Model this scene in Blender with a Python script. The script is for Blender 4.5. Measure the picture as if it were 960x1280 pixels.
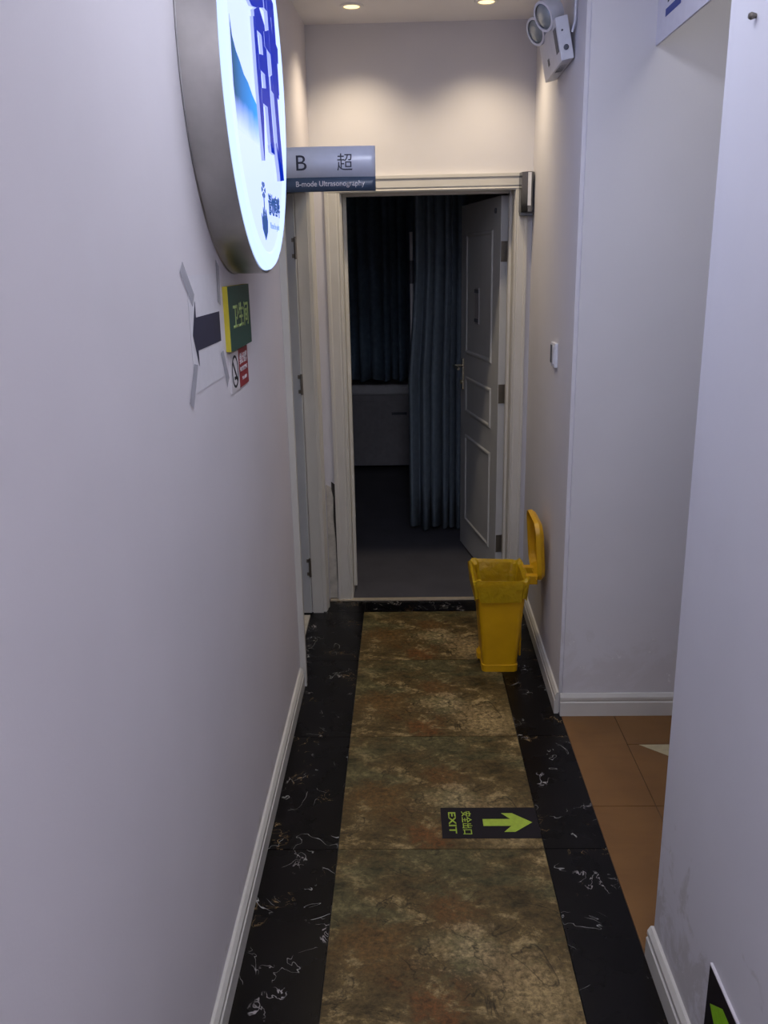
import bpy, bmesh, math, random
from mathutils import Matrix, Vector
random.seed(7)
for o in list(bpy.data.objects): bpy.data.objects.remove(o)
scene = bpy.context.scene
col = scene.collection

# ------------------------------------------------------------------ camera
CAM_H, FPX = 1.6, 1073.0
yc = Vector((503-480, 640-326, -FPX)).normalized()          # world +Y seen in camera axes
zc = -Vector((554-480, 640-4315, -FPX)); zc = (zc - yc*zc.dot(yc)).normalized()
xc = yc.cross(zc)
cam_data = bpy.data.cameras.new('camera'); cam = bpy.data.objects.new('camera', cam_data); col.objects.link(cam)
cam_data.sensor_fit = 'VERTICAL'; cam_data.sensor_height = 24.0; cam_data.lens = 24.0*FPX/1280.0
cam_data.clip_start = 0.02
cam.matrix_world = Matrix.Translation((0, 0, CAM_H)) @ Matrix((xc, yc, zc)).to_4x4()
scene.camera = cam

# ------------------------------------------------------------------ world, exposure
world = bpy.data.worlds.new('world'); scene.world = world; world.use_nodes = True
world.node_tree.nodes['Background'].inputs[0].default_value = (0.55, 0.6, 0.75, 1)
world.node_tree.nodes['Background'].inputs[1].default_value = 0.05
vs = scene.view_settings
vs.view_transform = 'Standard'; vs.look = 'None'; vs.exposure = 0.32; vs.gamma = 1.0; vs.use_curve_mapping = False
PANEL_MAIN, PANEL_MID, PANEL_SIDE = 8.0, 7.6, 3.6        # added, unseen ceiling panels (diffuser strength)
DOWN_W = 18.0                           # recessed downlights
SIGN_E = 1.0                           # lit sign face

# ------------------------------------------------------------------ materials
def lin(c):
    c /= 255.0
    return c/12.92 if c <= 0.04045 else ((c+0.055)/1.055)**2.4
def S(r, g, b): return (lin(r), lin(g), lin(b), 1.0)
class NT:
    def __init__(s, name):
        s.m = bpy.data.materials.new(name); s.m.use_nodes = True
        s.t = s.m.node_tree; s.b = s.t.nodes['Principled BSDF']; s.out = s.t.nodes['Material Output']
    def n(s, typ, **kw):
        nd = s.t.nodes.new(typ)
        for k, v in kw.items(): setattr(nd, k, v)
        return nd
    def l(s, a, b): s.t.links.new(a, b)
    def val(s, sock, v):
        if hasattr(v, 'is_linked') or isinstance(v, bpy.types.NodeSocket): s.l(v, sock)
        else: sock.default_value = v
    def math(s, op, a, b=0.0, clamp=False):
        nd = s.n('ShaderNodeMath', operation=op); nd.use_clamp = clamp
        s.val(nd.inputs[0], a); s.val(nd.inputs[1], b); return nd.outputs[0]
    def mix(s, f, a, b, mode='MIX'):
        nd = s.n('ShaderNodeMix', data_type='RGBA', blend_type=mode)
        s.val(nd.inputs[0], f); s.val(nd.inputs[6], a); s.val(nd.inputs[7], b); return nd.outputs[2]
    def noise(s, vec, scale, detail=4, rough=0.55, dist=0.0):
        nd = s.n('ShaderNodeTexNoise'); s.l(vec, nd.inputs['Vector'])
        nd.inputs['Scale'].default_value = scale; nd.inputs['Detail'].default_value = detail
        nd.inputs['Roughness'].default_value = rough; nd.inputs['Distortion'].default_value = dist
        return nd.outputs['Fac']
    def ramp(s, f, stops):
        nd = s.n('ShaderNodeValToRGB'); s.l(f, nd.inputs[0]); e = nd.color_ramp.elements
        while len(e) < len(stops): e.new(0.5)
        for el, (p, c) in zip(e, stops):
            el.position = p; el.color = c if len(c) == 4 else (*c, 1)
        return nd.outputs[0]
    def step(s, f, lo, hi):
        nd = s.n('ShaderNodeMapRange'); nd.clamp = True; s.l(f, nd.inputs[0])
        nd.inputs[1].default_value = lo; nd.inputs[2].default_value = hi; return nd.outputs[0]
    def obj(s): return s.n('ShaderNodeTexCoord').outputs['Object']
    def geo(s): return s.n('ShaderNodeNewGeometry').outputs['Position']
    def mapping(s, vec, scale=(1,1,1), loc=(0,0,0), rot=(0,0,0)):
        nd = s.n('ShaderNodeMapping'); s.l(vec, nd.inputs[0])
        nd.inputs['Scale'].default_value = scale; nd.inputs['Location'].default_value = loc; nd.inputs['Rotation'].default_value = rot
        return nd.outputs[0]
    def bump(s, h, strength=0.2, dist=0.002):
        nd = s.n('ShaderNodeBump'); nd.inputs['Strength'].default_value = strength; nd.inputs['Distance'].default_value = dist
        s.l(h, nd.inputs['Height']); s.l(nd.outputs[0], s.b.inputs['Normal'])
    def set(s, color=None, rough=None, metal=None, spec=None, **kw):
        if color is not None: s.val(s.b.inputs['Base Color'], color)
        if rough is not None: s.val(s.b.inputs['Roughness'], rough)
        if metal is not None: s.b.inputs['Metallic'].default_value = metal
        if spec is not None: s.b.inputs['Specular IOR Level'].default_value = spec
        for k, v in kw.items(): s.val(s.b.inputs[k], v)
        return s.m
def plain(name, c, rough=0.5, metal=0.0, spec=0.5, var=0.06, scale=30.0):
    t = NT(name); v = t.obj(); f = t.noise(v, scale, 3)
    c2 = tuple(max(0, x*(1-var*2)) for x in c[:3])+(1,); c1 = tuple(min(1, x*(1+var)) for x in c[:3])+(1,)
    return t.set(t.ramp(f, [(0.3, c2), (0.7, c1)]), rough, metal, spec)
def emit(name, c, e, base=(0.8, 0.8, 0.8, 1)):
    t = NT(name); t.set(base, 0.4); t.b.inputs['Emission Color'].default_value = c; t.b.inputs['Emission Strength'].default_value = e
    return t.m
def wall_paint(name, c, stain=None):
    t = NT(name); p = t.geo()
    f = t.noise(p, 2.2, 3); base = t.mix(t.step(f, 0.35, 0.7), (*c[:3], 1), tuple(x*0.95 for x in c[:3])+(1,))
    g = t.noise(t.mapping(p, (14, 14, 2.0)), 1.0, 6, 0.65, 0.4)
    sp = t.n('ShaderNodeSeparateXYZ'); t.l(p, sp.inputs[0])
    if stain:                                     # scuffs and flaking paint with outlines of their own
        y0, y1, z1, sc, amt, dc = stain
        zone = t.math('MULTIPLY', t.step(sp.outputs[1], y0, y0+0.15), t.math('SUBTRACT', 1.0, t.step(sp.outputs[1], y1-0.15, y1)))
        h = t.noise(p, sc, 7, 0.7, 0.8)
        thr = t.math('SUBTRACT', h, t.math('MULTIPLY', sp.outputs[2], 0.32/z1))
        m = t.math('MULTIPLY', t.math('MULTIPLY', t.step(thr, 0.30, 0.40), zone), amt)
        base = t.mix(m, base, dc)
        h2 = t.noise(p, sc*5, 4, 0.6); m2 = t.math('MULTIPLY', t.math('MULTIPLY', t.step(h2, 0.66, 0.7), t.step(thr, 0.3, 0.36)), zone)
        base = t.mix(t.math('MULTIPLY', m2, 0.6), base, (0.85, 0.85, 0.84, 1))
    t.set(base, 0.62, spec=0.25)
    hgt = t.noise(p, 160, 2); nd = t.math('ADD', t.math('MULTIPLY', hgt, 0.25), t.noise(p, 9, 2))
    t.bump(nd, 0.12, 0.004)
    return t.m
M = {}
M['wall_l'] = wall_paint('left_wall_paint', (0.72, 0.685, 0.71), (0.9, 3.2, 0.16, 7.0, 0.35, (0.42, 0.37, 0.26, 1)))
M['wall'] = wall_paint('wall_paint', (0.70, 0.685, 0.70))
M['wall_f'] = wall_paint('facing_wall_paint', (0.70, 0.685, 0.70), (2.6, 3.0, 0.5, 4.0, 0.28, (0.52, 0.49, 0.45, 1)))
M['wall_r'] = wall_paint('right_wall_paint', (0.69, 0.68, 0.71), (0.9, 1.8, 0.42, 9.0, 0.6, (0.47, 0.45, 0.43, 1)))
M['ceil'] = wall_paint('ceiling_paint', (0.84, 0.82, 0.82))
M['trim'] = plain('trim_white', (0.62, 0.60, 0.54, 1), 0.4, scale=6, var=0.025)
M['door'] = plain('door_white', (0.52, 0.53, 0.53, 1), 0.42, scale=6, var=0.03)
M['board'] = plain('chipped_board', (0.52, 0.49, 0.42, 1), 0.6, scale=25, var=0.12)
M['crack'] = plain('dark_gap', (0.05, 0.045, 0.04, 1), 0.9)
M['grout'] = plain('grout', (0.018, 0.017, 0.015, 1), 0.8)
M['brown_grout'] = plain('brown_grout', (0.05, 0.03, 0.018, 1), 0.8)
M['steel'] = None
t = NT('brushed_steel'); v = t.obj(); f = t.noise(t.mapping(v, (3, 3, 3)), 2.0, 4, 0.6)
f2 = t.noise(t.mapping(v, (2, 2, 160)), 1.0, 2)
t.set(t.ramp(f, [(0.3, (0.42, 0.41, 0.38, 1)), (0.7, (0.60, 0.58, 0.55, 1))]), t.math('ADD', t.math('MULTIPLY', f2, 0.12), 0.26), 1.0); M['steel'] = t.m
M['chrome'] = plain('chrome', (0.24, 0.25, 0.27, 1), 0.14, 1.0, var=0.02)
M['hinge'] = plain('hinge_metal', (0.22, 0.20, 0.17, 1), 0.4, 0.8)
M['brass'] = plain('brass_handle', (0.72, 0.66, 0.48, 1), 0.25, 1.0, var=0.03)
M['ptrim'] = plain('threshold_metal', (0.55, 0.48, 0.36, 1), 0.4, 0.3)
M['plastic_w'] = plain('white_plastic', (0.74, 0.75, 0.78, 1), 0.4, var=0.03)
M['plastic_g'] = plain('grey_plastic', (0.10, 0.11, 0.13, 1), 0.45)
M['lens'] = plain('lamp_lens', (0.40, 0.44, 0.44, 1), 0.15, 0.3)
M['yellow'] = plain('yellow_plastic', (0.66, 0.36, 0.004, 1), 0.38, var=0.05, scale=9)
M['paper'] = plain('white_paper', (0.70, 0.68, 0.71, 1), 0.7, var=0.02)
M['navy'] = plain('navy_print', S(44, 44, 66), 0.6, var=0.04)
M['green'] = plain('green_print', S(40, 78, 66), 0.5, var=0.05)
M['yel_edge'] = plain('yellow_foam_edge', S(205, 190, 50), 0.6)
M['lime_txt'] = plain('pale_green_print', S(170, 195, 120), 0.5)
M['red'] = plain('red_print', S(150, 42, 48), 0.5, var=0.05)
M['white_print'] = plain('white_print', S(215, 210, 212), 0.5, var=0.02)
M['black'] = plain('black_print', S(28, 24, 30), 0.6, 0.0, 0.2, var=0.05)
M['lime'] = plain('lime_print', S(165, 190, 60), 0.5, var=0.08, scale=60)
M['lime2'] = plain('bright_lime_print', S(140, 200, 30), 0.5, var=0.08, scale=60)
M['dark_txt'] = plain('dark_print', S(40, 44, 62), 0.5, var=0.03)
M['blue_txt'] = plain('blue_print', S(36, 60, 140), 0.5, var=0.03)
M['slate'] = plain('slate_print', S(62, 78, 98), 0.35, var=0.04)
M['silver'] = plain('silver_acrylic', (0.60, 0.63, 0.72, 1), 0.22, 0.0, 0.6, var=0.02)
M['curtain'] = plain('grey_blue_cloth', (0.17, 0.22, 0.27, 1), 0.9, var=0.08)
M['curtain_d'] = plain('dark_blue_cloth', (0.17, 0.25, 0.34, 1), 0.9, var=0.1)
M['lam'] = plain('pale_laminate', (0.38, 0.37, 0.39, 1), 0.5)
M['lamp_trim'] = plain('lamp_ring', (0.8, 0.79, 0.76, 1), 0.35, var=0.02)
t = NT('liner_film'); v = t.obj(); f = t.noise(v, 24, 4, 0.6, 0.6)
t.set(t.ramp(f, [(0.3, (0.55, 0.36, 0.008, 1)), (0.7, (0.80, 0.58, 0.02, 1))]), 0.32)
t.bump(t.noise(v, 32, 3, 0.6, 1.0), 0.7, 0.01)
tr = t.n('ShaderNodeBsdfTranslucent'); tr.inputs[0].default_value = (0.75, 0.5, 0.01, 1)
mx = t.n('ShaderNodeMixShader'); mx.inputs[0].default_value = 0.4
t.l(t.b.outputs[0], mx.inputs[1]); t.l(tr.outputs[0], mx.inputs[2]); t.l(mx.outputs[0], t.out.inputs[0]); M['liner'] = t.m
t = NT('clear_tape'); t.set((0.55, 0.55, 0.60, 1), 0.3); t.b.inputs['Alpha'].default_value = 0.4; M['tape'] = t.m
# rustic stone-look tile: every tile carries the same print (object coordinates)
t = NT('rustic_tile'); v = t.obj()
n1 = t.noise(t.mapping(v, (1, 1.5, 1), rot=(0, 0, 0.25)), 7.5, 15, 0.78, 0.25)
tsp = t.n('ShaderNodeSeparateXYZ'); t.l(v, tsp.inputs[0])
n2 = t.noise(t.mapping(v, (1, 1.8, 1)), 3.2, 8, 0.62, 0.3); n3 = t.noise(v, 70, 8, 0.75, 0.2)
c = t.ramp(n1, [(0.32, (0.022, 0.018, 0.009, 1)), (0.43, (0.075, 0.057, 0.028, 1)), (0.53, (0.145, 0.110, 0.056, 1)), (0.62, (0.42, 0.34, 0.215, 1))])
c = t.mix(t.math('MULTIPLY', t.step(t.math('ADD', n2, t.math('MULTIPLY', tsp.outputs[1], 0.28)), 0.50, 0.58), 0.8), c, t.ramp(n1, [(0.36, (0.022, 0.026, 0.014, 1)), (0.66, (0.19, 0.185, 0.11, 1))]))
def blob(x, y, r):
    d = t.n('ShaderNodeVectorMath', operation='DISTANCE'); t.l(v, d.inputs[0]); d.inputs[1].default_value = (x, y, 0)
    dd = t.math('ADD', d.outputs['Value'], t.math('MULTIPLY', t.math('SUBTRACT', n1, 0.5), 0.5))
    return t.math('SUBTRACT', 1.0, t.step(dd, r*0.25, r))
for x, y, r, cc, a in ((-0.03, -0.23, 0.08, (0.22, 0.085, 0.03, 1), 0.65), (0.02, 0.06, 0.08, (0.20, 0.09, 0.035, 1), 0.55), (-0.18, -0.06, 0.12, (0.22, 0.12, 0.045, 1), 0.5),
                       (0.05, -0.06, 0.08, (0.50, 0.42, 0.29, 1), 0.8), (0.20, -0.20, 0.13, (0.50, 0.40, 0.25, 1), 0.75), (0.14, -0.11, 0.09, (0.40, 0.30, 0.20, 1), 0.5), (-0.02, -0.06, 0.05, (0.38, 0.31, 0.2, 1), 0.6)):
    c = t.mix(t.math('MULTIPLY', blob(x, y, r), t.math('MULTIPLY', t.step(n3, 0.25, 0.6), a)), c, cc)
vd = t.n('ShaderNodeTexNoise'); t.l(t.mapping(v, (1, 1, 1), loc=(3.3, 1.7, 0)), vd.inputs['Vector']); vd.inputs['Scale'].default_value = 5; vd.inputs['Detail'].default_value = 5; vd.inputs['Distortion'].default_value = 1.2
crk = t.math('ABSOLUTE', t.math('SUBTRACT', vd.outputs['Fac'], 0.52)); crk = t.math('SUBTRACT', 1.0, t.step(crk, 0.0, 0.012))
crk = t.math('MULTIPLY', crk, t.step(t.noise(v, 5.5, 2), 0.42, 0.52))
c = t.mix(t.math('MULTIPLY', crk, 0.75), c, (0.012, 0.01, 0.006, 1))
c = t.mix(t.step(n3, 0.3, 0.75), t.mix(1.0, c, (0.42, 0.42, 0.42, 1), 'MULTIPLY'), t.mix(1.0, c, (1.5, 1.45, 1.35, 1), 'MULTIPLY'))
c = t.mix(1.0, c, (0.92, 0.85, 0.63, 1), 'MULTIPLY')
t.set(c, t.math('ADD', t.math('MULTIPLY', n3, 0.25), 0.40), spec=0.25); t.bump(n3, 0.25, 0.003); M['rustic'] = t.m
# black marble with thin gold and white veins
t = NT('black_marble'); v = t.n('ShaderNodeTexCoord').outputs['Object']; inf = t.n('ShaderNodeObjectInfo')
off = t.n('ShaderNodeVectorMath', operation='MULTIPLY_ADD'); t.l(inf.outputs['Location'], off.inputs[0]); off.inputs[1].default_value = (1.7, 1.31, 0); t.l(v, off.inputs[2]); v = off.outputs[0]
def vein(scale, w, mscale, lo, hi, dist, loc):
    vv = t.mapping(v, (1, 1, 1), loc=loc)
    a = t.math('ABSOLUTE', t.math('SUBTRACT', t.noise(vv, scale, 3, 0.55, dist), 0.5))
    return t.math('MULTIPLY', t.math('SUBTRACT', 1.0, t.step(a, w*0.4, w)), t.step(t.noise(vv, mscale, 2, 0.5), lo, hi))
va = vein(6, 0.0045, 8, 0.55, 0.58, 1.2, (0, 0, 0)); vb = vein(15, 0.010, 6, 0.60, 0.64, 1.5, (4, 7, 0)); vc = vein(18, 0.013, 7.5, 0.62, 0.66, 0.8, (9, 2, 0))
c = t.mix(va, (0.003, 0.0025, 0.003, 1), (0.30, 0.30, 0.28, 1)); c = t.mix(vb, c, (0.28, 0.19, 0.09, 1)); c = t.mix(vc, c, (0.33, 0.31, 0.30, 1))
t.set(c, t.math('ADD', t.math('MULTIPLY', t.noise(v, 6, 4), 0.16), 0.20), spec=0.2); M['marble'] = t.m
t = NT('brown_tile'); p = t.geo()
n1 = t.noise(t.mapping(p, (3, 14, 1)), 1.6, 6, 0.6, 0.8); n2 = t.noise(p, 5, 4)
c = t.mix(n2, (0.155, 0.072, 0.020, 1), (0.24, 0.118, 0.036, 1)); c = t.mix(t.math('MULTIPLY', t.step(n1, 0.5, 0.75), 0.35), c, (0.14, 0.06, 0.02, 1))
t.set(c, 0.4, spec=0.35); M['brown'] = t.m
M['beige'] = plain('beige_tile', (0.50, 0.42, 0.24, 1), 0.45)
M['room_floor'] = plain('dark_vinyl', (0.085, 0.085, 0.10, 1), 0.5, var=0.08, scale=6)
# lit sign face and prints (backlit acrylic gives off light)
def lit(name, c, k=1.0):
    m = emit(name, c, SIGN_E*k, (0.06, 0.06, 0.06, 1)); m.node_tree.nodes['Principled BSDF'].inputs['Specular IOR Level'].default_value = 0.1; return m
M['lit_white'] = lit('lit_acrylic', (0.56, 0.68, 1.6, 1)); M['lit_rim'] = lit('lit_acrylic_rim', (0.60, 0.80, 1.4, 1), 1.0)
M['lit_navy'] = lit('lit_navy_print', S(28, 78, 150), 0.8); M['lit_pale'] = lit('lit_pale_print', S(140, 170, 225), 0.9)
M['char_face'] = emit('blue_acrylic_front', S(8, 44, 185), 0.72, S(6, 14, 60)); M['char_face'].node_tree.nodes['Principled BSDF'].inputs['Specular IOR Level'].default_value = 0.1; M['char_side'] = emit('lavender_letter_side', S(165, 178, 238), 0.75, S(90, 95, 130))
t = NT('lit_mountain_print'); v = t.obj(); sp = t.n('ShaderNodeSeparateXYZ'); t.l(v, sp.inputs[0])
wv = t.math('ADD', sp.outputs[1], t.math('MULTIPLY', t.math('SUBTRACT', t.noise(v, 9, 4), 0.5), 0.05))
c1 = t.ramp(t.step(sp.outputs[0], -0.36, -0.05), [(0.0, S(10, 62, 96)), (0.35, S(20, 110, 190)), (1.0, S(30, 150, 245))])
fade = t.step(wv, -0.145, -0.085); c = t.mix(fade, (0.56, 0.68, 1.6, 1), c1)
t.set((0.05, 0.05, 0.05, 1), 0.5, spec=0.1); t.l(c, t.b.inputs['Emission Color']); t.b.inputs['Emission Strength'].default_value = SIGN_E; M['mountain'] = t.m
M['panel'] = emit('added_panel_diffuser', (0.88, 0.87, 1.0, 1), PANEL_MAIN); M['panel_mid'] = emit('added_mid_diffuser', (0.80, 0.84, 1.0, 1), PANEL_MID); M['panel_side'] = emit('added_side_diffuser', (1.0, 0.97, 0.93, 1), PANEL_SIDE)  # glowing diffusers of the added, unseen ceiling panels
M['down'] = emit('downlight_lens', (1.0, 0.72, 0.32, 1), 1.5)

# ------------------------------------------------------------------ builders
class B:
    def __init__(s): s.bm = bmesh.new()
    def box(s, x0, x1, y0, y1, z0, z1, bev=0.0):
        vs_ = [s.bm.verts.new(p) for p in ((x0,y0,z0),(x1,y0,z0),(x1,y1,z0),(x0,y1,z0),(x0,y0,z1),(x1,y0,z1),(x1,y1,z1),(x0,y1,z1))]
        fs = [s.bm.faces.new([vs_[i] for i in q]) for q in ((0,3,2,1),(4,5,6,7),(0,1,5,4),(1,2,6,5),(2,3,7,6),(3,0,4,7))]
        if bev:
            ed = list({e for f in fs for e in f.edges}); bmesh.ops.bevel(s.bm, geom=ed, offset=bev, segments=2, affect='EDGES', profile=0.6)
        return s
    def prism(s, pts, vec):                       # planar outline swept along a vector
        vec = Vector(vec); a = [s.bm.verts.new(p) for p in pts]; b = [s.bm.verts.new(Vector(p)+vec) for p in pts]
        n = len(pts); s.bm.faces.new(a); s.bm.faces.new(b[::-1])
        for i in range(n): s.bm.faces.new((a[i], b[i], b[(i+1) % n], a[(i+1) % n]))
        return s
    def loft(s, rings, cap0=True, cap1=True, closed=True):
        R_ = [[s.bm.verts.new(p) for p in r] for r in rings]; n = len(R_[0])
        for a, b in zip(R_, R_[1:]):
            for i in range(n if closed else n-1): s.bm.faces.new((a[i], a[(i+1) % n], b[(i+1) % n], b[i]))
        if cap0: s.bm.faces.new(R_[0][::-1])
        if cap1: s.bm.faces.new(R_[-1])
        return s
    def lathe(s, prof, c, axis, n=40, cap0=False, cap1=False):   # prof: (radius, height along axis)
        ax = Vector(axis).normalized(); u = ax.orthogonal().normalized(); w = ax.cross(u); c = Vector(c)
        return s.loft([[c+ax*h+(u*math.cos(2*math.pi*i/n)+w*math.sin(2*math.pi*i/n))*r for i in range(n)] for r, h in prof], cap0, cap1)
    def tube(s, pts, r, n=8):
        pts = [Vector(p) for p in pts]; rings = []
        for i, p in enumerate(pts):
            d = (pts[min(i+1, len(pts)-1)]-pts[max(i-1, 0)]).normalized(); u = d.orthogonal().normalized()
            if rings: u = (pu-d*pu.dot(d)).normalized()
            pu = u; w = d.cross(u); rings.append([p+(u*math.cos(2*math.pi*k/n)+w*math.sin(2*math.pi*k/n))*r for k in range(n)])
        return s.loft(rings)
    def build(s, name, mat, parent=None, smooth=False, loc=None):
        bmesh.ops.recalc_face_normals(s.bm, faces=s.bm.faces)
        me = bpy.data.meshes.new(name)
        if loc: bmesh.ops.translate(s.bm, verts=s.bm.verts, vec=-Vector(loc))
        s.bm.to_mesh(me); s.bm.free()
        for m in (mat if isinstance(mat, (list, tuple)) else [mat]): me.materials.append(M[m])
        if smooth:
            for p in me.polygons: p.use_smooth = True
            me.set_sharp_from_angle(angle=math.radians(38))
        o = bpy.data.objects.new(name, me); col.objects.link(o)
        if loc: o.location = loc
        if parent: o.parent = parent
        return o
def tag(o, label=None, cat=None, group=None, kind=None):
    if label: o['label'] = label
    if cat: o['category'] = cat
    if group: o['group'] = group
    if kind: o['kind'] = kind
    return o
def struct(o, label=None): return tag(o, label, kind='structure')
def thing(name, label, cat, loc=(0, 0, 0), u=(1, 0, 0), v=(0, 1, 0), group=None):
    o = bpy.data.objects.new(name, None); col.objects.link(o); o.empty_display_size = 0.05
    u = Vector(u).normalized(); v = Vector(v).normalized(); n = u.cross(v)
    o.matrix_world = Matrix.Translation(loc) @ Matrix((u, v, n)).transposed().to_4x4()
    return tag(o, label, cat, group)
def text(body, w, h, cx, cy, z, depth, mat, parent, name='lettering', bold=0.0, align=None):
    cu = bpy.data.curves.new(name, 'FONT'); cu.body = body; cu.extrude = 0.0; cu.offset = bold; cu.resolution_u = 4
    o = bpy.data.objects.new(name, cu); col.objects.link(o); bpy.context.view_layer.update()
    me = bpy.data.meshes.new_from_object(o.evaluated_get(bpy.context.evaluated_depsgraph_get()))
    bpy.data.objects.remove(o); bpy.data.curves.remove(cu)
    bm = bmesh.new(); bm.from_mesh(me); bpy.data.meshes.remove(me)
    bmesh.ops.remove_doubles(bm, verts=bm.verts, dist=1e-5)
    xs = [q.co.x for q in bm.verts]; ys = [q.co.y for q in bm.verts]
    x0, x1, y0, y1 = min(xs), max(xs), min(ys), max(ys)
    sx = w/(x1-x0) if w else h/(y1-y0); sy = h/(y1-y0) if h else sx
    for q in bm.verts: q.co = ((q.co.x-(x0+x1)/2)*sx+cx, (q.co.y-(y0+y1)/2)*sy+cy, z)
    if depth:
        r = bmesh.ops.extrude_face_region(bm, geom=list(bm.faces))
        for q in r['geom']:
            if isinstance(q, bmesh.types.BMVert): q.co.z += depth
    bmesh.ops.recalc_face_normals(bm, faces=bm.faces)
    b = B(); b.bm.free(); b.bm = bm
    ob = b.build(name, mat, parent)
    if isinstance(mat, (list, tuple)):
        for p in ob.data.polygons: p.material_index = 0 if abs(p.normal.z) > 0.5 else 1
    return ob
def poly(pts, z, depth, mat, parent, name):
    return B().prism([(x, y, z) for x, y in pts], (0, 0, depth)).build(name, mat, parent)
def rrect(cx, cy, hx, hy, r, z, n=5):
    out = []
    for sx, sy, a0 in ((1, 1, 0), (-1, 1, 90), (-1, -1, 180), (1, -1, 270)):
        for k in range(n+1):
            a = math.radians(a0+90*k/n); out.append((cx+sx*(hx-r)+r*math.cos(a), cy+sy*(hy-r)+r*math.sin(a), z))
    return out

# ------------------------------------------------------------------ the setting
XL, XR, XRF, YF, YE, YT, ZC = -0.42, 0.572, 0.548, 2.815, 3.95, 4.13, 2.54
Y0 = -2.2
XB = -0.392                                  # left wall where it meets the end wall
BH = 0.085                                   # baseboard height
b = B(); b.box(-1.7, XR+1.9, Y0-0.15, YE+0.005, -0.12, -0.008); floor = struct(b.build('floor', 'grout'), 'tiled corridor floor, rustic stone tiles between black marble borders')
TLx, TRx, BLx, BRx = -0.204, 0.380, -0.408, 0.556
G = 0.0012
def slab(name, mat, x0, x1, y0, y1, origin=None, top=0.0, th=0.0075, parent=None):
    o = origin or ((x0+x1)/2, (y0+y1)/2, 0.0)
    return B().box(x0+G, x1-G, y0+G, y1-G, top-th, top).build(name, mat, parent or floor, loc=o)
edges = [0.867+0.6*k for k in range(-6, 5)]          # joints every 0.6 m
edges = [e for e in edges if e > Y0-0.2]
for y in edges:
    y1 = min(y+0.6, 3.783)
    if y1-y < 0.05: continue
    slab('rustic_tile', 'rustic', TLx, TRx, y, y1, ((TLx+TRx)/2, y+0.3, 0))
    slab('black_tile', 'marble', -0.452 if y > 3.2 else BLx-0.02, TLx, y, min(y+0.6, 3.783))
    slab('black_tile', 'marble', TRx, BRx, y, min(y+0.6, 3.783))
slab('black_tile', 'marble', -0.46, -0.2, 3.783, YE); slab('black_tile', 'marble', -0.2, 0.38, 3.783, YE); slab('black_tile', 'marble', 0.38, BRx+0.03, 3.783, YE)
# side passage: brown tiles
sub = B().box(BRx, 2.45, 1.55, YF, -0.0079, -0.003).build('tile_bed', 'brown_grout', floor)
for x0, x1, ys in ((BRx, 0.747, (1.66, 2.262, YF)), (0.747, 1.347, (1.66, 2.262, 2.607, YF)), (1.347, 1.947, (1.66, 2.262, YF)), (1.947, 2.45, (1.66, 2.262, YF))):
    for a, c in zip(ys, ys[1:]): slab('brown_tile', 'brown', x0, x1, a, c)
tag(poly([(0.785, 2.605), (1.2, 2.605), (1.2, 2.24)], 0.0, 0.0008, 'beige', floor, 'triangle_inlay'), 'beige triangular inlay')
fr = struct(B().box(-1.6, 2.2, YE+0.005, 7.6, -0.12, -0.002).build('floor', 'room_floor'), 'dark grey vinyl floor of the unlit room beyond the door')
struct(B().box(-1.7, 2.6, Y0-0.15, YE+0.1, ZC, ZC+0.12).build('ceiling', 'ceil'), 'white corridor ceiling')
struct(B().box(-1.6, 2.2, YE+0.1, 7.6, ZC, ZC+0.12).build('ceiling', 'ceil'), 'ceiling of the dark room')
D0, D1, DZ = 3.11, 3.79, 1.89                # left doorway along Y, head height
b = B(); b.box(XL-0.12, XL, Y0, D0, 0, ZC)
def xw(y): return XL+(XB-XL)*(y-D0)/(YE-D0)
b.prism([(XL, D0, DZ), (xw(D1), D1, DZ), (xw(D1)-0.1, D1, DZ), (XL-0.12, D0, DZ)], (0, 0, ZC-DZ))
b.prism([(xw(D1), D1, 0), (XB, YE, 0), (XB-0.1, YE, 0), (xw(D1)-0.1, D1, 0)], (0, 0, ZC))
struct(b.build('wall_left', 'wall_l'), 'long pale lavender corridor wall with signs')
OX0, OX1, OZ = -0.262, 0.488, 1.892          # end doorway rough opening
b = B(); b.box(-1.7, OX0-0.012, YE, YT, 0, ZC); b.box(OX1+0.012, 2.2, YE, YT, 0, ZC); b.box(OX0-0.012, OX1+0.012, YE, YT, OZ+0.012, ZC)
struct(b.build('wall_end', 'wall'), 'end wall above and around the open door')
b = B(); b.prism([(XRF, YF, 0), (2.5, YF, 0), (2.5, YE, 0), (0.566, YE, 0)], (0, 0, ZC))
bmesh.ops.bevel(b.bm, geom=[e for e in b.bm.edges if all(abs(q.co.x-XRF) < 1e-4 and abs(q.co.y-YF) < 1e-4 for q in e.verts)], offset=0.012, segments=4, affect='EDGES')
struct(b.build('wall_right_far', 'wall_f', smooth=True), 'wall block with rounded corner beside the side passage')
struct(B().box(XR, XR+0.14, Y0, 1.68, 0, ZC, 0.004).build('wall_right', 'wall_r'), 'corridor wall on the right ending at the side passage')
struct(B().box(XR+0.14, 2.5, 1.5, 1.66, 0, ZC).build('wall_side', 'wall'), 'wall of the side passage')
struct(B().box(2.45, 2.6, 1.5, YF+0.2, 0, ZC).build('wall_side_end', 'wall'), 'end of the side passage')
struct(B().box(-1.7, 0.8, Y0-0.15, Y0, 0, ZC).build('wall_back', 'wall'), 'corridor wall at the entrance end')
b = B(); b.box(-1.6, -1.5, YT, 7.6, 0, ZC); struct(b.build('wall_room_left', 'wall'))
b = B(); b.box(2.1, 2.2, YT, 7.6, 0, ZC); struct(b.build('wall_room_right', 'wall'))
b = B(); b.box(-1.6, 2.2, 7.6, 7.7, 0, ZC); struct(b.build('wall_room_back', 'wall'))
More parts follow.
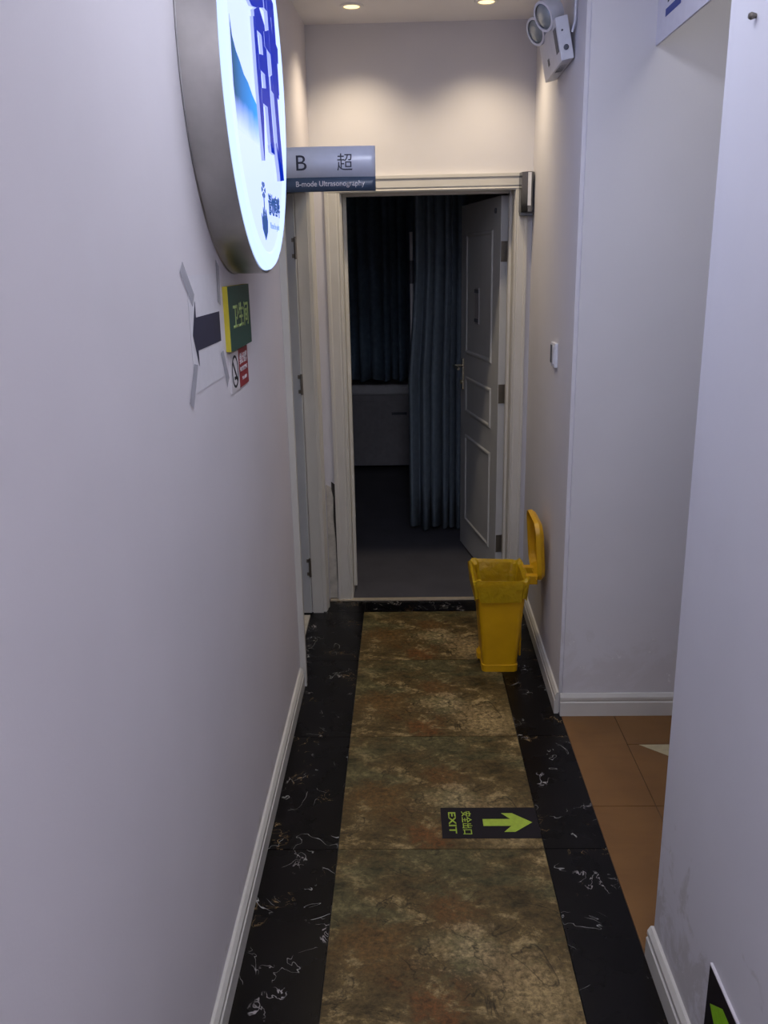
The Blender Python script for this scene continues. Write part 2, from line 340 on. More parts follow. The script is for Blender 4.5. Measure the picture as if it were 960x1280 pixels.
b = B(); b.box(-1.7, -1.6, 2.3, YT, 0, ZC); b.box(-1.7, XL-0.12, 2.2, 2.3, 0, ZC); struct(b.build('wall_closet', 'wall'), 'walls of the small room behind the left door')
# baseboards
def bb_prof(t=0.016, h=BH): return [(0, 0), (t, 0), (t, h*0.62), (t*0.72, h*0.66), (t*0.72, h*0.70), (t*0.9, h*0.74), (t*0.9, h*0.86), (t*0.45, h), (0, h)]
def baseboard(name, p, d, n, L, lab=None):   # p start, d run direction, n away from the wall
    d, n, p = Vector(d).normalized(), Vector(n).normalized(), Vector(p)
    return struct(B().prism([p+n*a+Vector((0, 0, z)) for a, z in bb_prof()], d*L).build(name, 'trim'), lab)
baseboard('baseboard_left', (XL, Y0, 0), (0, 1, 0), (1, 0, 0), 3.035-Y0)
baseboard('baseboard_right', (XR, Y0, 0), (0, 1, 0), (-1, 0, 0), 1.68-Y0)
rd = Vector((0.566-XRF, YE-YF, 0)).normalized()
baseboard('baseboard_right_far', (XRF+0.0002, YF+0.004, 0), rd, (-rd.y, rd.x, 0), 1.10)
baseboard('baseboard_facing', (XRF+0.003, YF, 0), (1, 0, 0), (0, -1, 0), 1.88)
baseboard('baseboard_side', (XR+0.14, 1.66, 0), (1, 0, 0), (0, 1, 0), 1.7)

# end door: casing, jambs, open leaf
CP = [(0, 0), (0, 0.014), (0.006, 0.018), (0.012, 0.016), (0.018, 0.019), (0.048, 0.019), (0.054, 0.023), (0.066, 0.023), (0.066, 0)]   # casing profile from inner edge
def casing(parent, p, d, w, n, L, s=1.0):
    d, w, n, p = Vector(d), Vector(w).normalized(), Vector(n).normalized(), Vector(p)
    return B().prism([p+w*a*s+n*t_ for a, t_ in CP], d*L).build('casing', 'trim', parent)
door1 = struct(thing('door_1', 'white panelled door standing open into the dark room', None, (0.1, YE, 0)))
del door1['label']; door1['label'] = 'white panelled door standing open into the dark room at the corridor end'
P1 = Vector((0.1, YE, 0))
def L1(*p): return Vector(p)-P1
casing(door1, L1(-0.268, YE, 0.0), (0, 0, 1), (-1, 0, 0), (0, -1, 0), 1.885)
casing(door1, L1(0.490, YE, 0.0), (0, 0, 1), (1, 0, 0), (0, -1, 0), 1.885, 0.80)
casing(door1, L1(-0.334, YE, 1.885), (1, 0, 0), (0, 0, 1), (0, -1, 0), 0.877)
def bx(parent, name, mat, o, x0, x1, y0, y1, z0, z1, bev=0.0): return B().box(x0-o[0], x1-o[0], y0-o[1], y1-o[1], z0-o[2], z1-o[2], bev).build(name, mat, parent)
bx(door1, 'jamb', 'trim', P1, OX0-0.012, OX0, YE+0.001, YT, 0, OZ); bx(door1, 'jamb', 'trim', P1, OX1, OX1+0.012, YE+0.001, YT, 0, OZ)
bx(door1, 'jamb', 'trim', P1, OX0, OX1, YE+0.001, YT, OZ, OZ+0.012)
bx(door1, 'door_stop', 'trim', P1, OX0, OX0+0.014, 4.045, 4.08, 0.035, OZ); bx(door1, 'door_stop', 'trim', P1, OX1-0.012, OX1, 4.03, 4.07, 0.0, OZ)
bx(door1, 'door_stop', 'trim', P1, OX0+0.014, OX1-0.012, 4.045, 4.08, OZ-0.014, OZ)
# leaf: hinge line at (0.484, 4.10), swung about 80 degrees into the room
hinge = Vector((0.484, 4.098, 0.012)); far = Vector((0.352, 4.84, 0.012)); dv = (far-hinge).normalized()
leaf_m = Matrix.Translation(hinge-P1) @ Matrix((Vector((-dv.x, -dv.y, 0)), Vector((0, 0, 1)), Vector((-dv.x, -dv.y, 0)).cross(Vector((0, 0, 1))))).transposed().to_4x4()
# leaf axes: x = from free edge towards hinge (0 at hinge), y = up, z = towards the corridor opening
LW, LH, LT = 0.735, 1.86, 0.038
lf = B().box(-LW, 0, 0, LH, -LT, 0.0, 0.0015).build('door_leaf', 'door', door1); lf.matrix_local = leaf_m
lf.matrix_local = leaf_m @ Matrix.Translation((0, 0, LT))
def mould(u0, u1, v0, v1, parent, w=0.022, h=0.006):
    b = B()
    def ring(i, z): return [(u0+i, v0+i, z), (u1-i, v0+i, z), (u1-i, v1-i, z), (u0+i, v1-i, z)]
    b.loft([ring(0, 0), ring(w*0.3, h), ring(w*0.7, h), ring(w, 0.0)], False, False); o = b.build('panel_moulding', 'door', parent); return o
for v0, v1 in ((1.10, 1.72), (0.78, 0.98), (0.16, 0.66)): mould(-0.62, -0.12, v0, v1, lf)
hd = B().box(-0.695, -0.662, 0.90, 1.07, 0, 0.008, 0.003).build('handle_plate', 'brass', lf)
B().tube([(-0.678, 1.03, 0.004), (-0.678, 1.03, 0.05), (-0.67, 1.03, 0.056), (-0.62, 1.028, 0.056), (-0.57, 1.025, 0.054)], 0.008).build('handle_lever', 'brass', lf, True)
B().lathe([(0.012, 0), (0.012, 0.012), (0.006, 0.014)], (-0.678, 0.94, 0.006), (0, 0, 1), 16, cap1=True).build('key_cylinder', 'brass', lf, True)
pq = B().box(-0.43, -0.36, 1.27, 1.45, 0, 0.004).build('door_plaque', 'lam', lf)
for a in (1.28, 1.425): B().box(-0.43, -0.36, a, a+0.018, 0.004, 0.008).build('plaque_bar', 'plastic_g', lf)
B().lathe([(0.012, 0), (0.012, 0.006)], (-0.08, 1.80, 0), (0, 0, 1), 12, cap1=True).build('door_bumper', 'plastic_g', lf)
for z in (0.22, 0.97, 1.62):
    h = B(); h.box(-0.0005, 0.0025, z-0.045, z+0.045, -0.030, -0.002); h.lathe([(0.006, -0.045), (0.006, 0.045)], (0.004, z, -LT+0.004), (0, 1, 0), 10, True, True)
    h.build('hinge', 'hinge', lf)
struct(B().box(-0.375, 0.54, YE-0.03, YE-0.0, 0.0, 0.006, 0.001).build('trim_1', 'ptrim'), 'thin pale metal threshold strip under the open door')
struct(B().box(XL-0.12, -0.456, D0+0.012, D1-0.045, -0.006, 0.004).build('trim_6', 'board'), 'worn beige sill under the side door')
# broken strip of wall between the two casings
b = B(); b.prism([(-0.376, YE, 0.012), (-0.338, YE, 0.012), (-0.340, YE, 0.30), (-0.347, YE, 0.42), (-0.344, YE, 0.52), (-0.352, YE, 0.565), (-0.358, YE, 0.575), (-0.376, YE, 0.585)], (0, -0.012, 0))
t2 = struct(b.build('trim_2', 'board'), 'chipped beige strip beside the door casing')
B().prism([(-0.3345, YE-0.0005, 0.02), (-0.3445, YE-0.0005, 0.30), (-0.352, YE-0.0005, 0.46), (-0.352, YE-0.0005, 0.60), (-0.3345, YE-0.0005, 0.585)], (0, -0.001, 0)).build('crack', 'crack', t2)

# left door, swung open inwards: near casing, far jamb and casing, leaf edge and hinges
door2 = struct(thing('door_2', 'narrow white side door opened inwards beside the end door', None, (XL, D1, 0)))
P2 = Vector((XL, D1, 0))
def L2(*p): return Vector(p)-P2
b = casing(door2, L2(XL, D0+0.003, 0), (0, 0, 1), (0, -1, 0), (1, 0, 0), DZ, 1.05)
wd = Vector((XB-XL, YE-D0, 0)).normalized(); wn = Vector((wd.y, -wd.x, 0))
casing(door2, L2(xw(D1), D1+0.002, 0), (0, 0, 1), wd, wn, DZ, 1.0)
B().prism([L2(XL, D0-0.066, DZ)+wn*t_+Vector((0, 0, a)) for a, t_ in CP], Vector((xw(D1+0.068)-XL, D1-D0+0.134, 0))).build('casing', 'trim', door2)
bx(door2, 'jamb', 'trim', P2, XL-0.12, XL, D0, D0+0.012, 0, DZ); bx(door2, 'jamb', 'trim', P2, xw(D1)-0.047, xw(D1)+0.002, D1-0.012, D1, 0, DZ); bx(door2, 'jamb', 'trim', P2, XL-0.12, XL+0.02, D0+0.012, D1-0.012, DZ-0.012, DZ)
l2 = bx(door2, 'door_leaf', 'door', P2, XL-0.70, xw(D1)-0.050, D1-0.040, D1-0.004, 0.012, DZ-0.015, 0.0015)
for z in (0.24, 1.09, 1.66):
    h = B(); x = xw(D1)-0.049-P2.x; h.lathe([(0.0055, -0.045), (0.0055, 0.045)], (x, -0.044, z), (0, 0, 1), 10, True, True); h.box(x-0.016, x, -0.0415, -0.0400, z-0.04, z-0.024); h.box(x-0.016, x, -0.0415, -0.0400, z+0.024, z+0.04); h.build('hinge', 'hinge', door2)

# ------------------------------------------------------------------ lamps: added unseen panels, then the visible downlights
def added_panel_lamp(loc, sx, sy, mat, label):  # panel fixtures out of view, added to brighten the scene
    t = thing('added_ceiling_panel', label, 'light', loc)
    f = B(); hx, hy, w = sx/2, sy/2, 0.02
    for a in ((-hx-w, hx+w, -hy-w, -hy), (-hx-w, hx+w, hy, hy+w), (-hx-w, -hx, -hy, hy), (hx, hx+w, -hy, hy)): f.box(*a, -0.012, 0)
    f.build('frame', 'lamp_trim', t); B().box(-hx, hx, -hy, hy, -0.008, -0.001).build('diffuser', mat, t)
added_panel_lamp((0.08, -0.75, ZC), 0.6, 1.2, 'panel', 'square white panel lamp on the corridor ceiling by the entrance')  # added behind the camera for overall brightness
added_panel_lamp((0.08, 1.75, ZC), 0.3, 1.2, 'panel_mid', 'long white panel lamp on the corridor ceiling between the walls')  # added above the frame to even out the wall brightness
added_panel_lamp((0.87, 2.12, ZC), 0.3, 0.6, 'panel_side', 'square white panel lamp on the side passage ceiling')  # added out of view to lift the facing wall
for x, y, wh in ((-0.182, 3.69, 'nearer the hanging room sign'), (0.331, 3.675, 'nearer the emergency light')):
    t = thing('downlight', 'small round warm ceiling downlight '+wh, 'light', (x, y, ZC), group='warm ceiling downlights')
    B().lathe([(0.030, -0.001), (0.033, -0.006), (0.044, -0.005), (0.048, 0.0)], (0, 0, 0), (0, 0, 1), 32).build('trim_ring', 'lamp_trim', t, True)
    B().lathe([(0.031, -0.003), (0.031, -0.001)], (0, 0, 0), (0, 0, 1), 32, True, True).build('lens', 'down', t)
    ld = bpy.data.lights.new('downlight_beam', 'SPOT'); ld.energy = DOWN_W; ld.color = (1.0, 0.82, 0.58); ld.spot_size = math.radians(118); ld.spot_blend = 1.0; ld.shadow_soft_size = 0.03
    lo = bpy.data.objects.new('downlight_beam', ld); col.objects.link(lo); lo.parent = t; lo.location = (0, 0, -0.012)

# ------------------------------------------------------------------ big round lit sign on the left wall
SGY, SGZ, SGR, SGD = 2.225, 2.015, 0.438, 0.086
t = thing('round_lit_sign', 'large round steel-rimmed lit sign with blue character on the left wall', 'sign', (XL, SGY, SGZ), (0, 1, 0), (0, 0, 1))
B().lathe([(SGR, 0.0), (SGR+0.002, 0.002), (SGR, 0.004), (SGR, SGD-0.006), (SGR-0.006, SGD-0.006), (SGR-0.006, 0.002)], (0, 0, 0), (0, 0, 1), 96).build('steel_rim', 'steel', t, True)
fp = B().lathe([(SGR-0.008, 0.03), (SGR-0.008, SGD), (SGR-0.014, SGD+0.006), (SGR-0.046, SGD+0.006), (SGR-0.050, SGD+0.002)], (0, 0, 0), (0, 0, 1), 96, True, False).build('acrylic_ring', 'lit_rim', t, True)
ip = B().lathe([(SGR-0.050, SGD-0.01), (SGR-0.050, SGD+0.002)], (0, 0, 0), (0, 0, 1), 96, True, True).build('face_panel', 'lit_white', t)
FZ = SGD+0.0022
mt = []
pts = [(-0.352, 0.055), (-0.335, 0.02), (-0.30, 0.0), (-0.26, -0.012), (-0.22, -0.028), (-0.17, -0.035), (-0.12, -0.052), (-0.07, -0.062), (-0.03, -0.078), (0.0, -0.10), (0.0, -0.15), (-0.33, -0.15), (-0.352, -0.07)]
B().prism([(x, y, FZ) for x, y in pts], (0, 0, 0.0002)).build('mountain_print', 'mountain', t)
# brush-written character: tapered strokes, unit square then slanted and scaled
ST = [[(.06,.89,.5),(.28,.91,1),(.48,.93,.6)], [(.10,.79,.5),(.28,.80,.9),(.45,.82,.6)], [(.27,1.0,.7),(.28,.85,1),(.27,.68,.8)], [(-.08,.645,.5),(.10,.68,1.3),(.28,.69,1),(.56,.72,.6)],
      [(.15,.58,.6),(.14,.40,1),(.11,.20,.9),(.05,.02,.15)], [(.15,.57,.6),(.34,.60,.9),(.45,.58,1.1),(.44,.35,1),(.43,.08,1),(.36,.12,.2)], [(.17,.42,.5),(.42,.44,.7)], [(.16,.29,.5),(.42,.31,.7)],
      [(.70,1.02,.9),(.63,.90,.9),(.54,.80,.2)], [(.62,.91,.5),(.78,.93,.8),(.88,.92,1),(.76,.79,.2)], [(.57,.72,.6),(.75,.75,.9),(.92,.74,1.1),(.90,.55,1),(.89,.38,.7)], [(.46,.55,.5),(.75,.58,1),(1.03,.57,.6)], [(.57,.39,.5),(.75,.41,.9),(.92,.40,.6)],
      [(.74,.84,.6),(.75,.55,1.1),(.74,.20,1.0),(.73,-.02,1.3),(.70,.02,.8),(.58,.14,.1)]]
def brush(parent, cx, cy, w, h, slant, wid, z, d):
    bm = B()
    for k, st in enumerate(ST):
        P = [Vector((cx+(x-.5)*w-slant*(y-.5)*h, cy+(y-.5)*h, 0)) for x, y, q in st]; Lf, Rt = [], []
        for i_, (x, y, q) in enumerate(st):
            d_ = (P[min(i_+1, len(P)-1)]-P[max(i_-1, 0)]).normalized(); nn = Vector((-d_.y, d_.x, 0))*wid*q*0.5
            Lf.append(P[i_]+nn); Rt.append(P[i_]-nn)
        dz = d+0.00015*k
        for i_ in range(len(P)-1):
            bm.prism([v_+Vector((0, 0, z)) for v_ in (Lf[i_], Lf[i_+1], Rt[i_+1], Rt[i_])], (0, 0, dz))
    o = bm.build('character', ['char_face', 'char_side'], parent)
    for p in o.data.polygons: p.material_index = 0 if abs(p.normal.z) > 0.5 else 1
    return o
brush(t, 0.085, 0.075, 0.42, 0.53, 0.28, 0.062, FZ, 0.0065)
lg = B(); LX = -0.035
def lgp(pts): lg.prism([(LX+x, y, FZ) for x, y in pts], (0, 0, 0.001))
for a in range(6): lgp([(0.030*math.cos(a*1.047+d)*k, -0.245+0.020*math.sin(a*1.047+d)*k) for d, k in ((0, 0.25), (-0.35, 0.9), (0.0, 1.0), (0.35, 0.9))])
lg.box(LX-0.004, LX+0.004, -0.300, -0.262, FZ, FZ+0.001)
lgp([(0, -0.360), (-0.040, -0.335), (-0.048, -0.300), (-0.030, -0.312), (-0.020, -0.285), (0.0, -0.308), (0.022, -0.288), (0.042, -0.315), (0.034, -0.340)])
lg.build('logo', 'lit_navy', t)
text('请勿喧哗', 0.20, 0.052, 0.135, -0.272, FZ, 0.001, 'lit_navy', t, bold=0.02)
text('Please be quiet', 0.16, 0.020, 0.13, -0.325, FZ, 0.001, 'lit_pale', t)

# restroom sign, no-smoking sign, taped paper arrow on the left wall
t = thing('restroom_sign', 'green restroom board with yellow edge on the left wall', 'sign', (XL, 2.192, 1.475), (0, 1, 0), (0, 0, 1))
B().box(-0.140, 0.140, -0.075, 0.075, 0.0, 0.012).build('foam_board', 'yel_edge', t); B().box(-0.140, 0.140, -0.075, 0.075, 0.012, 0.0135).build('face', 'green', t)
text('卫生间', 0.205, 0.060, 0.005, 0.004, 0.0135, 0.0006, 'lime_txt', t, bold=0.015)
t = thing('no_smoking_sign', 'small red and white no-smoking plate under the green board', 'sign', (XL, 2.20, 1.345), (0, 1, 0), (0, 0, 1))
B().box(-0.125, -0.02, -0.048, 0.048, 0, 0.003).build('white_panel', 'white_print', t); B().box(-0.02, 0.11, -0.048, 0.048, 0, 0.003).build('red_panel', 'red', t)
s = B(); cx = -0.072
s.loft([[(cx+r*math.cos(a*math.pi/16), r*math.sin(a*math.pi/16), z) for a in range(32)] for r, z in ((0.040, 0.003), (0.040, 0.0036), (0.034, 0.0036), (0.034, 0.003))], False, False)
s.prism([(cx-0.028, 0.022, 0.003), (cx-0.022, 0.028, 0.003), (cx+0.028, -0.022, 0.003), (cx+0.022, -0.028, 0.003)], (0, 0, 0.0006)); s.build('prohibition_symbol', 'black', t)
B().box(cx-0.012, cx+0.018, -0.02, -0.012, 0.003, 0.0035).build('cigarette_mark', 'black', t)
text('禁止吸烟', 0.105, 0.028, 0.045, 0.023, 0.003, 0.0005, 'white_print', t, bold=0.015); text('NO SMOKING', 0.10, 0.012, 0.045, -0.004, 0.003, 0.0005, 'white_print', t, bold=0.01)
text('禁止吸烟', 0.06, 0.009, 0.05, -0.028, 0.003, 0.0005, 'white_print', t)
t = thing('paper_arrow_notice', 'white paper sheet with dark navy arrow taped to the left wall', 'notice', (XL, 1.865, 1.465), (0, 1, 0), (0, 0, 1))
B().box(-0.15, 0.15, -0.115, 0.115, 0.0004, 0.0010).build('sheet', 'paper', t)
poly([(-0.135, 0.0), (-0.098, 0.064), (-0.098, 0.033), (0.13, 0.033), (0.13, -0.033), (-0.098, -0.033), (-0.098, -0.064)], 0.0014, 0.0004, 'navy', t, 'arrow')
for pts in (((-0.20, 0.122), (-0.175, 0.142), (-0.10, 0.078), (-0.12, 0.055)), ((0.13, 0.145), (0.16, 0.130), (0.15, 0.045), (0.12, 0.055)), ((-0.145, -0.055), (-0.115, -0.06), (-0.175, -0.14), (-0.205, -0.125)), ((0.115, -0.06), (0.145, -0.055), (0.19, -0.125), (0.165, -0.145))):
    tag(poly(pts, 0.0020, 0.0003, 'tape', t, 'tape'), 'strip of greyish clear tape')

# hanging ultrasound room sign, stands out from the left wall
HY = 3.0
t = thing('hanging_room_sign', 'silver ultrasound room sign standing out from the left wall', 'sign', (-0.42, HY, 1.822), (1, 0, 0), (0, 0, 1))
HW, HH = 0.336, 0.137
b = B(); n = 24
def bow(x): return 0.006+0.010*math.sin(math.pi*x/HW)
b.loft([[(HW*i/n, y, bow(HW*i/n)) for i in range(n+1)] for y in (0.044, HH)], False, False, False); o = b.build('plate', 'silver', t, True); o.modifiers.new('thick', 'SOLIDIFY').thickness = 0.004
b = B(); b.loft([[(HW*i/n, y, bow(HW*i/n)) for i in range(n+1)] for y in (0.0, 0.044)], False, False, False); o = b.build('name_band', 'slate', t, True); o.modifiers.new('thick', 'SOLIDIFY').thickness = 0.004
B().box(-0.0, 0.012, 0.0, HH, -0.006, 0.005).build('wall_bracket', 'chrome', t)
def curve_text(*a, **k):
    o = text(*a, **k)
    for q in o.data.vertices: q.co.z += bow(q.co.x)
    return o
curve_text('B', 0.034, 0.046, 0.096, 0.089, 0.0005, 0.0006, 'dark_txt', t); curve_text('超', 0.050, 0.052, 0.237, 0.089, 0.0005, 0.0006, 'dark_txt', t)
curve_text('B-mode Ultrasonography', 0.225, 0.022, 0.188, 0.022, 0.0005, 0.0006, 'white_print', t, bold=0.01)

# floor exit sticker, wall exit sign, projecting sign
t = thing('floor_exit_sticker', 'black floor sticker with lime exit lettering and arrow on the rustic tile', 'sign', (0.237, 2.184, 0.0), (0, -1, 0), (1, 0, 0))
def exit_sign(t, th, g, full=True):
    B().box(-0.072, 0.072, -0.143, 0.143, 0.0003, th).build('plate', 'black', t)
    a = [(0, 0.125), (0.044, 0.070), (0.044, 0.038), (0.016, 0.062), (0.016, -0.020), (-0.016, -0.020), (-0.016, 0.062), (-0.044, 0.038), (-0.044, 0.070)]
    poly(a, th, 0.0004, g, t, 'arrow')
    text('安全出口', 0.108, 0.030, 0, -0.067, th, 0.0004, g, t, bold=0.012); text('EXIT', 0.100, 0.022, 0, -0.110, th, 0.0004, g, t, bold=0.02)
exit_sign(t, 0.0012, 'lime')
t = thing('wall_exit_sign', 'black exit sign with bright green arrow low on the right wall', 'sign', (XR, 1.19, 0.235), (0, 0, 1), (0, 1, 0))
B().box(-0.075, 0.075, -0.146, 0.146, 0.0, 0.0052).build('backing_board', 'white_print', t)
exit_sign(t, 0.006, 'lime2')
t = thing('projecting_sign', 'white plate with blue print standing out from the facing wall', 'sign', (0.75, YF, 2.19), (0, -1, 0), (0, 0, 1))
B().box(0.0, 0.50, 0.0, 0.25, -0.006, 0.0).build('plate', 'paper', t); poly([(0.085, 0.055), (0.225, 0.055), (0.225, 0.075), (0.085, 0.075)], 0, 0.0006, 'blue_txt', t, 'lettering')
for x in (0.10, 0.245): poly([(x, 0.088), (x+0.014, 0.088), (x+0.014, 0.16), (x, 0.16)], 0, 0.0006, 'dark_txt', t, 'lettering')

# ------------------------------------------------------------------ emergency light, control, steel box on the right
t = thing('emergency_light', 'white twin-head emergency light hanging tilted on the wall near the ceiling', 'light', (0.551, 3.18, 2.203), (0, -1, 0), (0, 0, 1))
bd = B().box(-0.18, 0.18, 0.0, 0.125, 0.0, 0.040, 0.003).build('body', 'plastic_w', t)
bd['label'] = 'white battery box'
B().box(0.12, 0.165, 0.03, 0.10, 0.0395, 0.0415).build('front_label', 'plastic_g', bd); B().box(-0.06, -0.03, 0.03, 0.05, 0.0395, 0.0415).build('vent_slot', 'plastic_g', bd); B().box(-0.02, 0.10, 0.0, 0.002, 0.008, 0.032).build('bottom_label', 'slate', bd)
B().lathe([(0.008, 0), (0.008, 0.005), (0.005, 0.007)], (0.18, 0.035, 0.020), (1, 0, 0), 16, cap1=True).build('test_button', 'plastic_g', bd)
B().lathe([(0.003, 0), (0.003, 0.003)], (0.18, 0.085, 0.024), (1, 0, 0), 10, cap1=True).build('indicator', 'plastic_g', bd)
for x in (-0.09, 0.10):
    h = B(); ax = Vector((0.45, -0.30, 1)).normalized(); c = Vector((x, 0.155, 0.045))
    h.lathe([(0.012, -0.050), (0.034, -0.038), (0.043, -0.004), (0.046, 0.010), (0.046, 0.020), (0.038, 0.020)], c, ax, 28, cap0=True); hh = h.build('lamp_head', 'plastic_w', t, True)
    B().lathe([(0.038, 0.014), (0.028, 0.021), (0.010, 0.025)], c, ax, 28, cap1=True).build('lens', 'lens', hh, True)
    B().tube([(x, 0.12, 0.018), (x, 0.145, 0.022)], 0.010).build('head_stem', 'plastic_w', hh)
t.matrix_world = t.matrix_world @ Matrix.Rotation(math.radians(12), 4, 'X') @ Matrix.Rotation(math.radians(-1), 4, 'Y')
cb = B().tube([(0.546, 2.99, ZC-0.005), (0.544, 2.985, 2.38), (0.543, 2.985, 2.30), (0.538, 2.998, 2.275)], 0.004).build('power_cable', 'plastic_w')
tag(cb, 'thin white cable running from the ceiling to the emergency light', 'cable')
t = thing('wall_switch', 'small white control switch on the wall above the yellow bin', 'switch', (0.5535, 3.17, 1.262), (0, -1, 0), (0, 0, 1))
B().box(-0.043, 0.043, -0.043, 0.043, 0, 0.012, 0.003).build('plate', 'plastic_w', t); B().box(-0.034, 0.0, -0.030, 0.034, 0.012, 0.015, 0.001).build('rocker', 'plastic_g', t); B().box(0.004, 0.034, -0.030, 0.034, 0.012, 0.015, 0.001).build('rocker', 'plastic_w', t)
t = thing('steel_wall_box', 'small shiny steel box at the upper corner of the open door casing', 'box', (0.538, YE-0.019, 1.775), (1, 0, 0), (0, 0, 1))
b = B(); b.prism([(-0.035, 0.015, 0), (-0.028, 0.015, 0.045), (-0.004, 0.015, 0.062), (0.010, 0.015, 0.062), (0.024, 0.015, 0.042), (0.024, 0.015, 0)], (0, 0.16, 0)); b.build('shell', 'chrome', t)
B().box(-0.005, 0.009, 0.04, 0.172, 0.0621, 0.0635).build('bright_strip', 'plastic_w', t)
B().box(-0.032, 0.022, 0.0, 0.015, 0, 0.04, 0.003).build('base', 'plastic_g', t)
o = B().lathe([(0.0035, 0), (0.006, 0.008), (0.004, 0.012)], (XR, 1.556, 1.966), (-1, 0, 0), 12, True, True).build('wall_plug', 'hinge'); tag(o, 'tiny metal wall plug high on the right wall', 'plug')

# ------------------------------------------------------------------ yellow pedal bin with liner
BX, BY = 0.372, 3.25
t = thing('pedal_bin', 'yellow plastic pedal bin with open lid against the wall', 'bin', (BX, BY, 0))
def sec(z, hx, hy, r): return rrect(0, 0, hx, hy, r, z)
B().loft([sec(0.0, 0.072, 0.096, 0.02), sec(0.028, 0.073, 0.097, 0.02), sec(0.030, 0.069, 0.093, 0.02), sec(0.20, 0.083, 0.106, 0.022), sec(0.375, 0.098, 0.119, 0.026), sec(0.378, 0.104, 0.125, 0.028), sec(0.390, 0.104, 0.125, 0.028), sec(0.390, 0.094, 0.115, 0.024), sec(0.03, 0.064, 0.088, 0.018)]).build('body', 'yellow', t, True)
ld = B()
def lsec(z, hx, hy, r): return rrect(0, 0, hx, hy, r, z, 6)
ld.loft([lsec(0.0, 0.118, 0.128, 0.05), lsec(0.016, 0.120, 0.130, 0.05), lsec(0.030, 0.110, 0.120, 0.046), lsec(0.036, 0.085, 0.095, 0.04), lsec(0.033, 0.080, 0.09, 0.04), lsec(0.026, 0.104, 0.114, 0.044), lsec(0.004, 0.112, 0.122, 0.046)], False, False)
ld.bm.faces.new([ld.bm.verts.new(p) for p in lsec(0.0345, 0.084, 0.094, 0.04)])
lid = ld.build('lid', 'yellow', t, True)
lid.matrix_local = Matrix.Translation((0.128, 0.0, 0.508)) @ Matrix.Rotation(math.radians(86), 4, 'Y')
for y in (-0.05, 0.05): B().box(0.098, 0.145, y-0.016, y+0.016, 0.362, 0.40, 0.004).build('hinge_lug', 'yellow', t)
B().prism([(-0.07, -0.03, 0.026), (-0.084, -0.026, 0.026), (-0.088, 0.0, 0.026), (-0.084, 0.026, 0.026), (-0.07, 0.03, 0.026)], (0, 0, 0.022)).build('pedal', 'yellow', t)
B().box(0.086, 0.094, -0.012, 0.012, 0.03, 0.37, 0.002).build('lid_rod', 'yellow', t)
b = B(); rings = []
N = 48
def lring(z, hx, hy, amp, ph):
    base = rrect(0, 0, hx, hy, 0.03, z, 11); out = []
    for i, (x, y, zz) in enumerate(base):
        a = 2*math.pi*i/len(base); k = 1+amp*math.sin(7*a+ph)+amp*0.8*math.sin(13*a+2*ph+1); out.append((x*k, y*k, zz+amp*0.35*math.sin(5*a+ph*3)))
    return out
for z, hx, hy, amp, ph in ((0.318, 0.103, 0.126, 0.020, 0.2), (0.345, 0.106, 0.129, 0.016, 0.5), (0.385, 0.112, 0.134, 0.012, 1.0), (0.402, 0.112, 0.133, 0.016, 1.5), (0.404, 0.104, 0.124, 0.018, 1.8), (0.392, 0.092, 0.112, 0.012, 2.0), (0.33, 0.084, 0.104, 0.02, 2.6), (0.22, 0.074, 0.094, 0.03, 3.3), (0.13, 0.055, 0.075, 0.04, 4.0), (0.11, 0.02, 0.03, 0.04, 4.5)):
    rings.append(lring(z, hx, hy, amp, ph))
b.loft(rings, False, True)
o = b.build('bin_liner', 'liner', None, True); o.location = (BX-0.004, BY, 0); tag(o, 'yellow plastic bag lining the pedal bin, folded over its rim', 'bag')

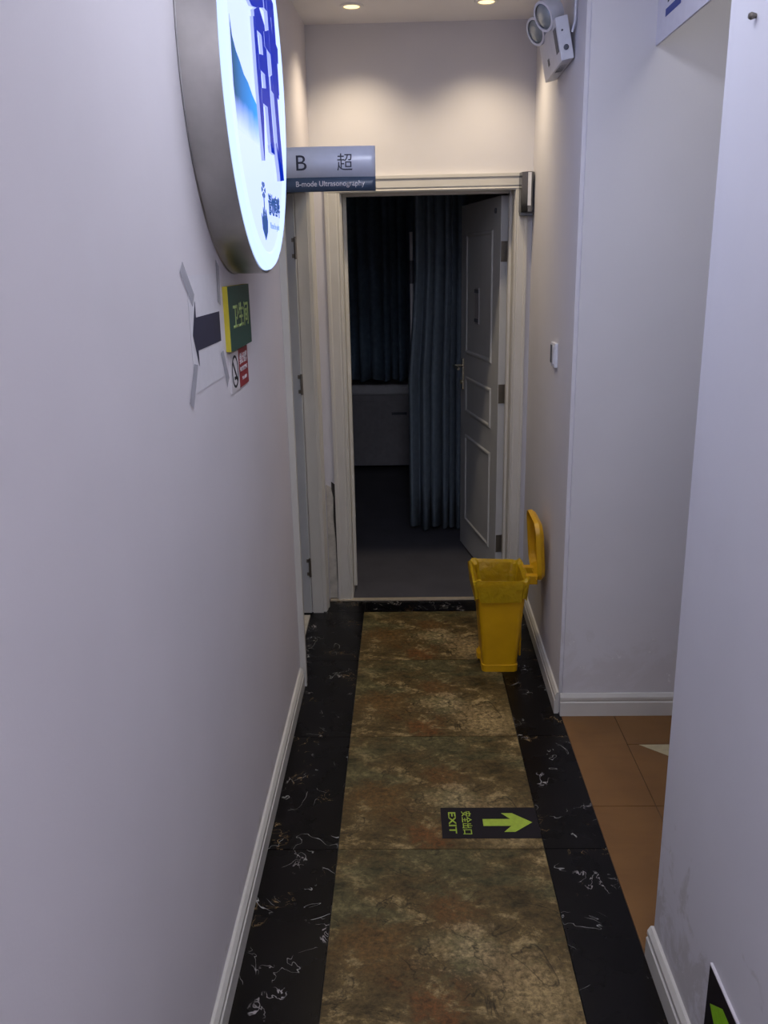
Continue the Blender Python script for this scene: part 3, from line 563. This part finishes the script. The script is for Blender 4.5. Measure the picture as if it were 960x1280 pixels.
# ------------------------------------------------------------------ dark room: curtains, couch
def curtain(name, label, x0, x1, y, z0, z1, mat, folds, amp, skew=0.0, group=None):
    b = B(); n = folds*10; rows = 8; rings = []
    for j in range(rows+1):
        f = j/rows; z = z0+(z1-z0)*f; r = []
        for i in range(n+1):
            s_ = i/n; a = (s_+0.035*math.sin(7.3*s_+1.0)+0.02*math.sin(17*s_))*folds*2*math.pi
            r.append((x0+(x1-x0)*s_+skew*min(1, max(0, (f-0.40)/0.18))*(1-s_)+0.012*math.sin(a*1.0+0.9), y+amp*(0.55+0.45*(1-f))*math.sin(a)+0.4*amp*math.sin(a*0.37+2*f), z+(0.012*math.sin(a*0.5) if j == 0 else 0)))
        rings.append(r)
    b.loft(rings, False, False, False); o = b.build(name, mat, None, True); m = o.modifiers.new('cloth', 'SOLIDIFY'); m.thickness = 0.004
    return tag(o, label, 'curtain')
c1 = curtain('curtain', 'grey blue curtain hanging in folds beside the open door', 0.022, 0.36, 5.08, 0.02, 2.46, 'curtain', 6, 0.045, 0.045)
c2 = curtain('curtain', 'dark navy curtain over the window at the back of the unlit room', -0.62, 0.12, 6.5, 0.74, 2.40, 'curtain_d', 9, 0.04)
struct(B().box(-0.9, 0.6, 5.06, 5.10, 2.46, 2.49).build('trim_3', 'lam'), 'curtain rail of the grey blue curtain'); struct(B().box(-0.9, 0.6, 6.48, 6.52, 2.40, 2.43).build('trim_4', 'lam'), 'curtain rail of the navy curtain')
t = thing('examination_couch', 'pale examination couch with drawers in the unlit room', 'couch', (-0.2, 6.95, 0))
B().box(-0.35, 0.40, -0.25, 0.35, 0.03, 0.60, 0.004).build('base', 'lam', t); B().box(-0.36, 0.42, -0.28, 0.36, 0.60, 0.68, 0.02).build('mattress', 'plastic_w', t)
for x in (-0.32, 0.03): B().box(x, x+0.33, -0.262, -0.25, 0.30, 0.55, 0.002).build('drawer_front', 'lam', t)
B().box(0.10, 0.22, -0.268, -0.262, 0.44, 0.46).build('drawer_pull', 'plastic_g', t)
t = thing('bright_slit_pole', 'slim white pole stand behind the edge of the grey blue curtain', 'stand', (0.052, 5.24, 0))  # invented pole standing in for the bright slit between the curtains
B().lathe([(0.010, 0.01), (0.010, 1.76)], (0, 0, 0), (0, 0, 1), 12, True, True).build('pole', 'plastic_w', t, True)
B().lathe([(0.014, 1.47), (0.014, 1.60)], (0, 0, 0), (0, 0, 1), 12, True, True).build('clamp', 'plastic_g', t, True)  # dark ring imitating the break in the bright slit
B().lathe([(0.06, 0.0), (0.06, 0.012), (0.02, 0.03)], (0.055, 0.0, 0), (0, 0, 1), 24, True, True).build('foot', 'plastic_w', t, True)
